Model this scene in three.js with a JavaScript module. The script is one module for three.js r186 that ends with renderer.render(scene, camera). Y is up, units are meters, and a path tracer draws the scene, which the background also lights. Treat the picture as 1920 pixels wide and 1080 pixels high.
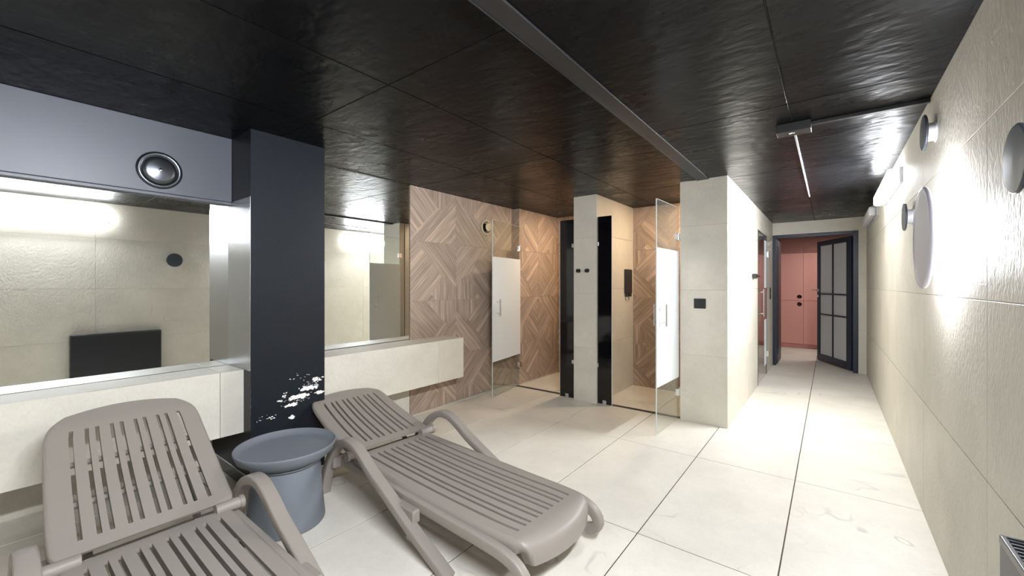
import * as THREE from 'three';
import { RoundedBoxGeometry } from 'three/addons/geometries/RoundedBoxGeometry.js';
import { mergeGeometries, mergeVertices, toCreasedNormals } from 'three/addons/utils/BufferGeometryUtils.js';
import { RectAreaLightUniformsLib } from 'three/addons/lights/RectAreaLightUniformsLib.js';

// ---------------------------------------------------------------- camera, lights, exposure
const scene = new THREE.Scene();
scene.background = new THREE.Color(0x000000);
const EYE = 1.30, FOCAL = 775, YAW = 37.56 * Math.PI / 180;
const camera = new THREE.PerspectiveCamera(2 * Math.atan(540 / FOCAL) * 180 / Math.PI, 1920 / 1080, 0.02, 60);
camera.position.set(0, EYE, 0);
camera.rotation.y = YAW;
camera.setViewOffset(1920, 1080, 0, 7, 1920, 1080);
camera.updateProjectionMatrix();
const renderer = new THREE.WebGLRenderer({ antialias: true });
renderer.toneMapping = THREE.LinearToneMapping;
renderer.toneMappingExposure = 1.62;
renderer.shadowMap.enabled = true;
renderer.shadowMap.type = THREE.PCFSoftShadowMap;
RectAreaLightUniformsLib.init();

const COOL = new THREE.Color().setRGB(0.91, 0.94, 1.0);
const WARM = new THREE.Color().setRGB(1.0, 0.76, 0.53);
const POWER = { linear: 290, diffuser: 22, halo: 55, cabin: 620, locker: 20 };

// ---------------------------------------------------------------- helpers
function rng(seed) { let s = seed >>> 0; return () => { s = (s + 0x6D2B79F5) >>> 0; let t = s; t = Math.imul(t ^ (t >>> 15), t | 1); t ^= t + Math.imul(t ^ (t >>> 7), t | 61); return ((t ^ (t >>> 14)) >>> 0) / 4294967296; }; }
const used = {};
function numbered(name) { const n = used[name] = (used[name] ?? -1) + 1; return n ? `${name}_${String(n).padStart(3, '0')}` : name; }
function obj(name, geometry, material, parent, position) {
  const g = Array.isArray(geometry) ? mergeGeometries(geometry.map(x => x.index ? x.toNonIndexed() : x)) : geometry;
  const m = new THREE.Mesh(g, material);
  m.castShadow = m.receiveShadow = true;
  m.name = parent ? name : numbered(name);
  (parent ?? scene).add(m);
  if (position) m.position.set(...position);
  return m;
}
function thing(name, label, category, position = [0, 0, 0], turn = 0, group) {
  const o = new THREE.Group(); o.name = numbered(name); scene.add(o);
  o.position.set(...position); o.rotation.y = turn; o.userData = { label, category };
  if (group) o.userData.group = group;
  return o;
}
function tag(o, label, category, group) { Object.assign(o.userData, { label, category }); if (group) o.userData.group = group; return o; }
function struct(name, label, category) { const o = new THREE.Group(); o.name = name; scene.add(o); o.userData = { kind: 'structure', label, category }; return o; }
function box(x0, x1, y0, y1, z0, z1) { const g = new THREE.BoxGeometry(Math.abs(x1 - x0), Math.abs(y1 - y0), Math.abs(z1 - z0)); g.translate((x0 + x1) / 2, (y0 + y1) / 2, (z0 + z1) / 2); return g; }
function rbox(x0, x1, y0, y1, z0, z1, r = 0.004, seg = 2) { const g = new RoundedBoxGeometry(Math.abs(x1 - x0), Math.abs(y1 - y0), Math.abs(z1 - z0), seg, r); g.translate((x0 + x1) / 2, (y0 + y1) / 2, (z0 + z1) / 2); return g; }
function cyl(r, h, axis = 'y', seg = 32, r2 = r) { const g = new THREE.CylinderGeometry(r2, r, h, seg); if (axis === 'x') g.rotateZ(-Math.PI / 2); if (axis === 'z') g.rotateX(Math.PI / 2); return g; }
function lathe(pts, seg = 64) { return new THREE.LatheGeometry(pts.map(p => new THREE.Vector2(...p)), seg); }
const moved = (g, x, y, z) => { g.translate(x, y, z); return g; };

// a flat piece with chamfered front edges: spans u0..u1, v0..v1 in its wall's own plane, front at n = 0, depth behind; uv in metres
function slab(u0, u1, v0, v1, depth, chamfer, off = [0, 0], uvMap) {
  const c = chamfer, P = [], U = [], I = [];
  const quad = (a, b, cc, d) => { const k = P.length / 3; for (const q of [a, b, cc, d]) { P.push(...q); const w = uvMap ? uvMap(q[0], q[1]) : [q[0] + off[0], q[1] + off[1]]; U.push(...w); } I.push(k, k + 1, k + 2, k, k + 2, k + 3); };
  const f = [[u0 + c, v0 + c, 0], [u1 - c, v0 + c, 0], [u1 - c, v1 - c, 0], [u0 + c, v1 - c, 0]];
  const e = [[u0, v0, -c], [u1, v0, -c], [u1, v1, -c], [u0, v1, -c]];
  const b = [[u0, v0, -depth], [u1, v0, -depth], [u1, v1, -depth], [u0, v1, -depth]];
  quad(...f);
  for (let i = 0; i < 4; i++) { const j = (i + 1) % 4; quad(e[i], e[j], f[j], f[i]); quad(b[i], b[j], e[j], e[i]); }
  quad(b[1], b[0], b[3], b[2]);
  const g = new THREE.BufferGeometry();
  g.setAttribute('position', new THREE.Float32BufferAttribute(P, 3)); g.setAttribute('uv', new THREE.Float32BufferAttribute(U, 2)); g.setIndex(I);
  const n = g.toNonIndexed(); n.computeVertexNormals(); return n;
}
// a group whose local x = along, y = up, z = normal
function frame(parent, origin, normal, up = [0, 1, 0]) {
  const n = new THREE.Vector3(...normal), v = new THREE.Vector3(...up), u = new THREE.Vector3().crossVectors(v, n);
  const m = new THREE.Matrix4().makeBasis(u, v, n).setPosition(...origin);
  return (o) => { o.applyMatrix4(m); parent.add(o); return o; };
}
// rectangular-section bar swept along a path in the XY plane, rounded edges
function sweep(path, wz, hn, r = 0.008, samples = 60, zoff = 0) {
  const curve = new THREE.CatmullRomCurve3(path.map(p => new THREE.Vector3(p[0], p[1], 0)), false, 'centripetal');
  const pts = curve.getSpacedPoints(samples), sec = [];
  const a = hn / 2, b = wz / 2;
  for (const [sx, sy, st] of [[1, 1, 0], [-1, 1, 1], [-1, -1, 2], [1, -1, 3]]) for (let k = 0; k <= 3; k++) { const t = (st + k / 3) * Math.PI / 2; sec.push([sx * (a - r) + r * Math.cos(t), sy * (b - r) + r * Math.sin(t)]); }
  const M = sec.length, P = [], I = [];
  for (let i = 0; i <= samples; i++) {
    const t = curve.getTangentAt(i / samples), nx = -t.y, ny = t.x;
    for (const [n, z] of sec) P.push(pts[i].x + nx * n, pts[i].y + ny * n, z + zoff);
  }
  for (let i = 0; i < samples; i++) for (let j = 0; j < M; j++) { const p = i * M + j, q = i * M + (j + 1) % M; I.push(p, p + M, q, q, p + M, q + M); }
  for (const [ring, flip] of [[0, 0], [samples, 1]]) for (let j = 1; j < M - 1; j++) { const k = ring * M; flip ? I.push(k, k + j, k + j + 1) : I.push(k, k + j + 1, k + j); }
  const g = new THREE.BufferGeometry(); g.setAttribute('position', new THREE.Float32BufferAttribute(P, 3)); g.setIndex(I);
  // make sure faces point outward
  const c = toCreasedNormals(g, 0.6); if (signedVolume(c) < 0) { g.setIndex(g.index.array.reduce((o, v, i, arr) => { if (i % 3 === 0) o.push(arr[i], arr[i + 2], arr[i + 1]); return o; }, [])); return withUV(toCreasedNormals(g, 0.6)); }
  return withUV(c);
}
function signedVolume(g) { const p = g.attributes.position.array; let v = 0; for (let i = 0; i < p.length; i += 9) v += p[i] * (p[i + 4] * p[i + 8] - p[i + 5] * p[i + 7]) - p[i + 1] * (p[i + 3] * p[i + 8] - p[i + 5] * p[i + 6]) + p[i + 2] * (p[i + 3] * p[i + 7] - p[i + 4] * p[i + 6]); return v; }
function withUV(g) { if (!g.attributes.uv) { const p = g.attributes.position, u = new Float32Array(p.count * 2); for (let i = 0; i < p.count; i++) { u[2 * i] = p.getX(i); u[2 * i + 1] = p.getZ(i); } g.setAttribute('uv', new THREE.BufferAttribute(u, 2)); } return g; }

// ---------------------------------------------------------------- textures
function valueNoise(seed, period) {
  const r = rng(seed), t = new Float32Array(period * period); for (let i = 0; i < t.length; i++) t[i] = r();
  const s = x => x * x * (3 - 2 * x);
  return (x, y) => { const xi = Math.floor(x), yi = Math.floor(y), fx = s(x - xi), fy = s(y - yi), a = ((xi % period) + period) % period, b = ((yi % period) + period) % period, a1 = (a + 1) % period, b1 = (b + 1) % period;
    return (t[b * period + a] * (1 - fx) + t[b * period + a1] * fx) * (1 - fy) + (t[b1 * period + a] * (1 - fx) + t[b1 * period + a1] * fx) * fy; };
}
function makeTexture(w, h, fn, srgb) {
  const d = new Uint8Array(w * h * 4);
  for (let y = 0; y < h; y++) for (let x = 0; x < w; x++) { const c = fn((x + 0.5) / w, (y + 0.5) / h), k = (y * w + x) * 4; for (let i = 0; i < 3; i++) d[k + i] = Math.max(0, Math.min(255, Math.round(255 * (Array.isArray(c) ? c[i] : c)))); d[k + 3] = 255; }
  const t = new THREE.DataTexture(d, w, h); t.wrapS = t.wrapT = THREE.RepeatWrapping; t.magFilter = THREE.LinearFilter; t.minFilter = THREE.LinearMipmapLinearFilter; t.generateMipmaps = true;
  if (srgb) t.colorSpace = THREE.SRGBColorSpace; t.needsUpdate = true; return t;
}
const n4 = valueNoise(11, 4), n8 = valueNoise(12, 8), n16 = valueNoise(13, 16), n32 = valueNoise(14, 32), n64 = valueNoise(15, 64), n128 = valueNoise(16, 128), n256 = valueNoise(17, 256);
const fbm = (x, y) => 0.4 * n8(x * 8, y * 8) + 0.25 * n16(x * 16, y * 16) + 0.17 * n32(x * 32, y * 32) + 0.1 * n64(x * 64, y * 64) + 0.08 * n128(x * 128, y * 128);
// cement-look stone: pale cream with cloudy patches and a few broken grey veins (covers 2.4 m)
function stone(base, veins) {
  return makeTexture(1024, 1024, (x, y) => {
    const wx = x + 0.05 * (n8(x * 8 + 3, y * 8) - 0.5), wy = y + 0.05 * (n8(x * 8, y * 8 + 5) - 0.5);
    const cloud = fbm(x, y) - 0.5, v = Math.abs(n8(wx * 8, wy * 16) + 0.3 * n32(wx * 32, wy * 32) - 0.66);
    const gate = Math.max(0, n8(x * 8 + 1.7, y * 8 + 2.3) - 0.45) * 2.0;
    const vein = Math.max(0, 1 - v / 0.026) * gate * veins * (0.4 + 0.6 * n64(x * 64, y * 64));
    const grain = (n256(x * 256, y * 256) - 0.5) * 0.02;
    const k = 1 + cloud * 0.12 + grain;
    return base.map((c, i) => c * k - vein * [0.22, 0.21, 0.18][i]);
  }, true);
}
const stoneFloor = stone([0.865, 0.842, 0.79], 0.9), stoneWall = stone([0.81, 0.788, 0.735], 0.35);
for (const t of [stoneFloor, stoneWall]) { t.repeat.set(1 / 2.4, 1 / 2.4); }
// tile face: low upright ripples, a few millimetres apart
const tileBump = makeTexture(1024, 1024, (x, y) => 0.6 * n128(x * 128 + 2 * n32(x * 32, y * 32), y * 64) + 0.4 * n256(x * 256, y * 128));
tileBump.repeat.set(1 / 1.2, 1 / 1.2);
// painted ceiling boards: shallow rippled paint
const paintBump = makeTexture(1024, 1024, (x, y) => 0.55 * n32(x * 16 + 3 * n8(x * 8, y * 8), y * 32 + n16(x * 16, y * 16)) + 0.3 * n64(x * 32, y * 64) + 0.15 * n128(x * 64, y * 128));
paintBump.repeat.set(1 / 1.5, 1 / 1.5);
const paintRough = makeTexture(512, 512, (x, y) => 0.62 + 0.5 * (fbm(x, y) - 0.5)); paintRough.repeat.set(1 / 2, 1 / 2);
const plasticBump = makeTexture(256, 256, (x, y) => n256(x * 256, y * 256)); plasticBump.repeat.set(4, 4);
const brushed = makeTexture(512, 256, (x, y) => 0.7 * n256(x * 256, y * 4) + 0.3 * n128(x * 128, y * 8));

// wood inlay: fields of narrow strips running in three directions; atlas of 4 x 2 designs
const ATLAS_U = 4, ATLAS_V = 2;
const inlay = [];
(function () {
  const W = 2048, H = 1024, r = rng(77), tone = []; for (let i = 0; i < 4000; i++) tone.push(r());
  const stripes = (seed, a) => { const cells = a * 22 + seed * 37.3, i = Math.floor(cells), f = cells - i; let t = tone[(i * 7 + seed * 131 + 4000) % 4000 | 0]; const edge = Math.min(f, 1 - f); return [t, edge, i]; };
  const height = new Float32Array(W * H);
  const col = makeTexture(W, H, (X, Y) => {
    const cu = Math.min(3, Math.floor(X * ATLAS_U)), cv = Math.min(1, Math.floor(Y * ATLAS_V)), id = cv * 4 + cu;
    let u = X * ATLAS_U - cu, v = Y * ATLAS_V - cv; if (id & 1) u = 1 - u; if (id & 2) v = 1 - v;
    const s = id * 5 + 1, sh = (id >> 2) * 0.12;
    let across, along, fieldSeed;
    if (u + v > 1.22 - sh) { across = (u + v) * 0.7071; along = (u - v) * 0.7071; fieldSeed = s; }
    else if (v < u - 0.30 + sh && u + v > 0.55 && v < 0.42) { across = u; along = v; fieldSeed = s + 2; }
    else if (u + v > 1.08 - sh) { across = (u + v) * 0.7071; along = (u - v) * 0.7071; fieldSeed = s + 3; }
    else if (u - v > 0.62) { across = (u + v) * 0.7071; along = (u - v) * 0.7071; fieldSeed = s + 4; }
    else { across = (u - v) * 0.7071; along = (u + v) * 0.7071; fieldSeed = s + 1; }
    const [t, edge, i] = stripes(fieldSeed, across + 3);
    const g1 = n256(across * 190 + i * 3.1, along * 5 + fieldSeed), g2 = n128(across * 70 + i, along * 2.5 + fieldSeed * 2), field = tone[fieldSeed * 17 % 4000];
    let k = 0.84 + 0.09 * (t - 0.5) + 0.24 * (g1 - 0.5) + 0.10 * (g2 - 0.5) + 0.06 * (field - 0.5);
    if (edge < 0.08) k -= 0.09 * (0.3 + tone[(i * 13 + 999) % 4000 | 0]);
    if (t > 0.86) k += 0.06;
    return [0.77 * k, 0.675 * k, 0.60 * k];
  }, true);
  const D = col.image.data; const bump = makeTexture(W, H, (X, Y) => D[(Math.floor(Y * H) * W + Math.floor(X * W)) * 4] / 255);
  inlay.push(col, bump);
})();

// ---------------------------------------------------------------- materials
const S = (o) => new THREE.MeshStandardMaterial(o), PH = (o) => new THREE.MeshPhysicalMaterial(o);
const M = {
  floorTile: S({ map: stoneFloor, roughness: 0.42 }),
  wallTile: S({ map: stoneWall, roughness: 0.5, bumpMap: tileBump, bumpScale: 0.0017 }),
  grout: S({ color: 0x4c473f, roughness: 0.9 }),
  lightGrout: S({ color: 0xb9b2a6, roughness: 0.9 }),
  inlay: S({ map: inlay[0], bumpMap: inlay[1], bumpScale: 0.002, roughness: 0.55 }),
  woodGrout: S({ color: 0xa8988a, roughness: 0.9 }),
  ceiling: PH({ color: new THREE.Color().setRGB(0.0045, 0.0045, 0.005), specularIntensity: 0.18, roughness: 0.5, roughnessMap: paintRough, bumpMap: paintBump, bumpScale: 0.0035 }),
  ceilingGap: S({ color: 0x0c0c0d, roughness: 0.9 }),
  blackPaint: PH({ color: new THREE.Color().setRGB(0.010, 0.0115, 0.0145), roughness: 0.4, specularIntensity: 0.45 }),
  bulkhead: S({ color: new THREE.Color().setRGB(0.085, 0.09, 0.108), roughness: 0.4 }),
  steel: S({ color: new THREE.Color().setRGB(0.40, 0.40, 0.41), metalness: 1, roughness: 0.26, bumpMap: brushed, bumpScale: 0.0003 }),
  chrome: S({ color: new THREE.Color().setRGB(0.75, 0.75, 0.76), metalness: 1, roughness: 0.16 }),
  mirror: S({ color: new THREE.Color().setRGB(0.88, 0.90, 0.88), metalness: 1, roughness: 0.015 }),
  glass: PH({ color: new THREE.Color().setRGB(0.93, 0.955, 0.94), transmission: 1, thickness: 0, roughness: 0, ior: 1.5, side: THREE.DoubleSide }),
  glassEdge: S({ color: new THREE.Color().setRGB(0.62, 0.68, 0.64), roughness: 0.25 }),
  frosted: PH({ color: new THREE.Color().setRGB(0.87, 0.90, 0.90), transmission: 0.3, thickness: 0, roughness: 0.95, side: THREE.DoubleSide }),
  blackGlass: S({ color: new THREE.Color().setRGB(0.004, 0.004, 0.005), roughness: 0.06 }),
  blackPlastic: S({ color: new THREE.Color().setRGB(0.012, 0.012, 0.013), roughness: 0.4 }),
  taupe: S({ color: new THREE.Color().setRGB(0.262, 0.230, 0.198), roughness: 0.44, bumpMap: plasticBump, bumpScale: 0.0002 }),
  slate: S({ color: new THREE.Color().setRGB(0.150, 0.164, 0.184), roughness: 0.5 }),
  darkDisc: S({ color: new THREE.Color().setRGB(0.05, 0.058, 0.075), roughness: 0.4 }),
  paleMetal: S({ color: new THREE.Color().setRGB(0.62, 0.62, 0.64), roughness: 0.4 }),
  discFace: S({ color: new THREE.Color().setRGB(0.58, 0.57, 0.66), roughness: 0.3 }),
  valveBeige: S({ color: new THREE.Color().setRGB(0.62, 0.50, 0.34), roughness: 0.5 }),
  darkMetal: S({ color: new THREE.Color().setRGB(0.10, 0.105, 0.115), metalness: 0.9, roughness: 0.28 }),
  lampHousing: S({ color: new THREE.Color().setRGB(0.42, 0.43, 0.46), roughness: 0.5 }),
  offDiffuser: S({ color: new THREE.Color().setRGB(0.5, 0.5, 0.54), roughness: 0.4 }),
  lampGlow: S({ color: 0xffffff, emissive: COOL, emissiveIntensity: POWER.diffuser, roughness: 0.5 }),
  haloGlow: S({ color: 0xffffff, emissive: COOL, emissiveIntensity: POWER.halo, roughness: 0.5 }),
  warmGlow: S({ color: 0xffffff, emissive: WARM, emissiveIntensity: 12, roughness: 0.5 }),
  pink: S({ color: new THREE.Color().setRGB(0.62, 0.285, 0.24), roughness: 0.55 }),
  navy: S({ color: new THREE.Color().setRGB(0.012, 0.017, 0.034), roughness: 0.4 }),
  obscure: PH({ color: new THREE.Color().setRGB(0.72, 0.72, 0.72), transmission: 0.3, thickness: 0, roughness: 0.8, side: THREE.DoubleSide }),
  plaster: S({ color: new THREE.Color().setRGB(0.55, 0.53, 0.50), roughness: 0.9 }),
  radiator: S({ color: new THREE.Color().setRGB(0.012, 0.013, 0.016), roughness: 0.35 }),
  radiatorEdge: S({ color: new THREE.Color().setRGB(0.03, 0.03, 0.032), roughness: 0.28 }),
};

// ---------------------------------------------------------------- room shell
const H = 2.28, XR = 0.42, ZB = 1.6, ZE = -7.85;
const ROWS = [0, 0.635, 1.245, 1.85, H];
const range = (first, step, lo, hi) => { const out = [lo]; let k = Math.ceil((lo - first) / step); for (let v = first + k * step; v < hi - 0.03; v += step) if (v > lo + 0.03) out.push(v); out.push(hi); return out; };
let tileSeed = rng(5);
function tiledFace(parent, origin, normal, us, vs, mat, groutMat, opt = {}) {
  // us / vs: joint positions along the face's own axes, measured from origin
  const put = frame(parent, origin, normal, opt.up), gap = opt.gap ?? 0.003, thick = opt.thick ?? 0.008, back = opt.back ?? 0.06;
  const bk = obj('backing', slab(us[0] + 0.004, us.at(-1) - 0.004, vs[0], vs.at(-1), back - 0.004, 0.0005), groutMat, parent); bk.position.set(0, 0, 0);
  parent.remove(bk); bk.geometry.translate(0, 0, -0.0035); put(bk);
  for (let i = 0; i + 1 < us.length; i++) for (let j = 0; j + 1 < vs.length; j++) {
    if (opt.skip && opt.skip(i, j)) continue;
    const o = [Math.floor(tileSeed() * 24) / 10, Math.floor(tileSeed() * 24) / 10];
    const g = slab(us[i] + (i ? gap / 2 : 0), us[i + 1] - (i + 2 < us.length ? gap / 2 : 0), vs[j] + (j ? gap / 2 : 0), vs[j + 1] - (j + 2 < vs.length ? gap / 2 : 0), Math.min(thick, 0.003), 0.001, o, opt.uv ? opt.uv(i, j, us, vs) : undefined);
    const t = new THREE.Mesh(g, mat); t.castShadow = t.receiveShadow = true; t.name = 'tile'; put(t);
  }
}
// uv for inlay tiles: each 0.6 m tile shows one design of the atlas, cut tiles show a cut of it
function inlayUV(shift = 0) {
  return (i, j, us, vs) => {
    const id = ((i + shift) & 1) + (((j + shift) & 1) ? 2 : 0) + (((i * 3 + j * 5 + shift) % 3 === 0) ? 4 : 0), cu = id % 4, cv = id >> 2;
    const u0 = us[i + 1] - us[i] < 0.59 && i === 0 ? us[i + 1] - 0.612 : us[i], v0 = j === 0 ? vs[j + 1] - 0.612 : vs[j];
    return (u, v) => [(cu + 0.012 + 0.976 * Math.min(1, Math.max(0, (u - u0) / 0.612))) / ATLAS_U, (cv + 0.012 + 0.976 * Math.min(1, Math.max(0, (v - v0) / 0.612))) / ATLAS_V];
  };
}
// floor: 0.615 x 1.2 m tiles running on through the doorway
{
  const f = struct('floor', 'large cream stone-look floor tiles with thin dark joints', 'floor');
  // local x = world x, local y = -world z
  const us = range(-0.183, 0.615, -3.66, XR + 0.02), vs = range(2.112, 1.2, -ZB, 10.6);
  tiledFace(f, [0, 0, 0], [0, 1, 0], us, vs, M.floorTile, M.grout, { up: [0, 0, -1], gap: 0.006, back: 0.12 });
  const far = [XR + 0.02, 1.2];
  tiledFace(f, [0, 0, 0], [0, 1, 0], far, range(2.112, 1.2, 7.9, 10.6), M.floorTile, M.grout, { up: [0, 0, -1], gap: 0.0045, back: 0.12 });
}
// ceiling: painted boards 0.77 x 1.49 m
{
  const c = struct('ceiling', 'black painted board ceiling with open joints', 'ceiling');
  // normal down: local x = world x, local y = world z
  const us = range(-0.18, 0.77, -3.70, XR + 0.05), vs = [-10.6, -8.71, -7.22, -5.73, -4.24, -2.70, -1.24, 0.25, ZB];
  tiledFace(c, [0, H, 0], [0, -1, 0], us, vs, M.ceiling, M.ceilingGap, { up: [0, 0, 1], gap: 0.007, back: 0.14 });
  const far = [XR + 0.05, 1.2];
  tiledFace(c, [0, H, 0], [0, -1, 0], far, [-10.6, -7.9], M.ceiling, M.ceilingGap, { up: [0, 0, 1], gap: 0.007, back: 0.14 });
  c.children.forEach(o => { if (o.name === 'tile') o.name = 'panel'; });
}
{
  const w = struct('wall_right', 'long wall of pale stone-look tiles carrying the lamps', 'wall');
  // n = -x, u = +z
  tiledFace(w, [XR, 0, 0], [-1, 0, 0], range(-2.08, 1.2, ZE, ZB), ROWS, M.wallTile, M.lightGrout, { back: 0.2 });
}
{
  const w = struct('wall_back', 'pale tiled wall closing the room', 'wall');
  tiledFace(w, [0, 0, ZB], [0, 0, -1], range(0, 1.2, -XR, 3.66), ROWS, M.wallTile, M.lightGrout, { back: 0.12 });
}
{
  const w = struct('wall_end', 'pale tiled wall around the dark doorway', 'wall');
  tiledFace(w, [0, 0, ZE], [0, 0, 1], [0.33, XR], ROWS, M.wallTile, M.lightGrout, { back: 0.12 });
  tiledFace(w, [0, 0, ZE], [0, 0, 1], [-0.745, 0.33], [2.085, H], M.wallTile, M.lightGrout, { back: 0.12 });
}
// wing between cabins and corridor (front face, corridor face with glass door opening)
const XC = -0.73, ZC = -4.13, XK = -1.14;
{
  const w = struct('wall_column', 'pale tiled end wall of the shower block with black switch', 'wall');
  tiledFace(w, [0, 0, ZC], [0, 0, 1], [XK, XC], ROWS, M.wallTile, M.lightGrout, { back: 0.10 });
}
const DOOR_Z0 = -6.10, DOOR_Z1 = -7.02, DOOR_TOP = 2.0;
{
  const w = struct('wall_corridor', 'pale tiled corridor wall with a glass door', 'wall');
  // n = +x, u = -z
  tiledFace(w, [XC, 0, 0], [1, 0, 0], [-ZC + 0.0015, 5.33, -DOOR_Z0], ROWS, M.wallTile, M.lightGrout, { back: 0.10 });
  tiledFace(w, [XC, 0, 0], [1, 0, 0], [-DOOR_Z1, -ZE], ROWS, M.wallTile, M.lightGrout, { back: 0.10 });
  tiledFace(w, [XC, 0, 0], [1, 0, 0], [-DOOR_Z0, -DOOR_Z1], [DOOR_TOP, H], M.wallTile, M.lightGrout, { back: 0.10 });
}
{
  const w = struct('wall_cabin', 'pale tiled side wall inside the shower cabin', 'wall');
  // inner side of the wing, n = -x, u = +z
  tiledFace(w, [XK, 0, 0], [-1, 0, 0], [-5.18, ZC - 0.11], ROWS, M.wallTile, M.lightGrout, { back: 0.10 });
}
const XP0 = -2.29, XP1 = -2.01, ZP = -4.12;
{
  const w = struct('wall_partition', 'narrow pale tiled pier between the two cabins', 'wall');
  tiledFace(w, [0, 0, ZP], [0, 0, 1], [XP0, XP1], [0, 0.6, 1.2, 1.81, H], M.wallTile, M.lightGrout, { back: 0.06 });
  tiledFace(w, [XP1, 0, 0], [1, 0, 0], [-ZP + 0.004, 5.18], ROWS, M.wallTile, M.lightGrout, { back: 0.06 });
  tiledFace(w, [XP0, 0, 0], [-1, 0, 0], [-5.25, ZP - 0.004], ROWS, M.wallTile, M.lightGrout, { back: 0.06 });
}
{
  const w = struct('wall_cabin_rear', 'rear wall of the cabins in wood inlay tiles', 'wall');
  const WR = [0, 0.53, 1.13, 1.735, H];
  tiledFace(w, [0, 0, -5.18], [0, 0, 1], [XP1, -1.57, XK], WR, M.inlay, M.woodGrout, { back: 0.1, uv: inlayUV(1) });
  tiledFace(w, [0, 0, -5.25], [0, 0, 1], [-3.19, -2.74, XP0], WR, M.inlay, M.woodGrout, { back: 0.1, uv: inlayUV(0) });
}
const XW = -3.28, XW2 = -3.19, ZW0 = -2.62, ZW1 = -4.30;
{
  const w = struct('wall_wood', 'wall of wood inlay tiles in diagonal strip patterns', 'wall');
  const WR = [0, 0.53, 1.13, 1.735, H];
  tiledFace(w, [XW, 0, 0], [1, 0, 0], [-ZW0, 3.25, 3.86, -ZW1], WR, M.inlay, M.woodGrout, { back: 0.2, uv: inlayUV(0) });
  obj('sealing_strip', box(XW, XW + 0.012, 0, 0.012, ZW1, ZW0), M.lightGrout, w);
  const w2 = struct('wall_wood_cabin', 'wood inlay side wall inside the first cabin', 'wall');
  tiledFace(w2, [XW2, 0, 0], [1, 0, 0], [-ZW1 + 0.0015, 4.74, 5.25], WR, M.inlay, M.woodGrout, { back: 0.2, uv: inlayUV(1) });
  tiledFace(w2, [0, 0, ZW1], [0, 0, 1], [XW, XW2], WR, M.inlay, M.woodGrout, { back: 0.05, uv: inlayUV(0) });
  obj('sealing_strip', box(XW2, XW2 + 0.012, 0, 0.012, -5.25, ZW1), M.lightGrout, w2);
}
// left wall behind the mirrors, with the low recess under the first ledge
const XM1 = -3.26, XM2 = -3.29, PZ0 = -1.06, PZ1 = -1.54, PX = -2.89;
{
  const w = struct('wall_left', 'pale wall behind and below the mirrors', 'wall');
  tiledFace(w, [-3.58, 0, 0], [1, 0, 0], [-ZB, -0.4, -PZ0], [0, 0.36], M.wallTile, M.lightGrout, { back: 0.08 });
  obj('backing', box(-3.66, XM1 - 0.012, 0.36, H, ZB, PZ0), M.plaster, w);
  tiledFace(w, [XM2, 0, 0], [1, 0, 0], [-PZ1, -ZW0], [0, 0.62, 0.76], M.wallTile, M.lightGrout, { back: 0.2 });
  obj('backing', box(-3.66, XM2 - 0.012, 0, H, PZ1, ZW0), M.plaster, w);
}
// dark bulkhead over the first mirror
{
  const b = struct('bulkhead', 'black painted boxed bulkhead above the long mirror', 'bulkhead');
  obj('casing', rbox(-3.44, -3.20, 1.853, H, PZ0, ZB, 0.004), M.bulkhead, b);
  obj('shadow_strip', box(-3.255, -3.215, 1.838, 1.853, PZ0, ZB), M.bulkhead, b);  // added strip standing in for the shadow line beneath the bulkhead
}
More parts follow.
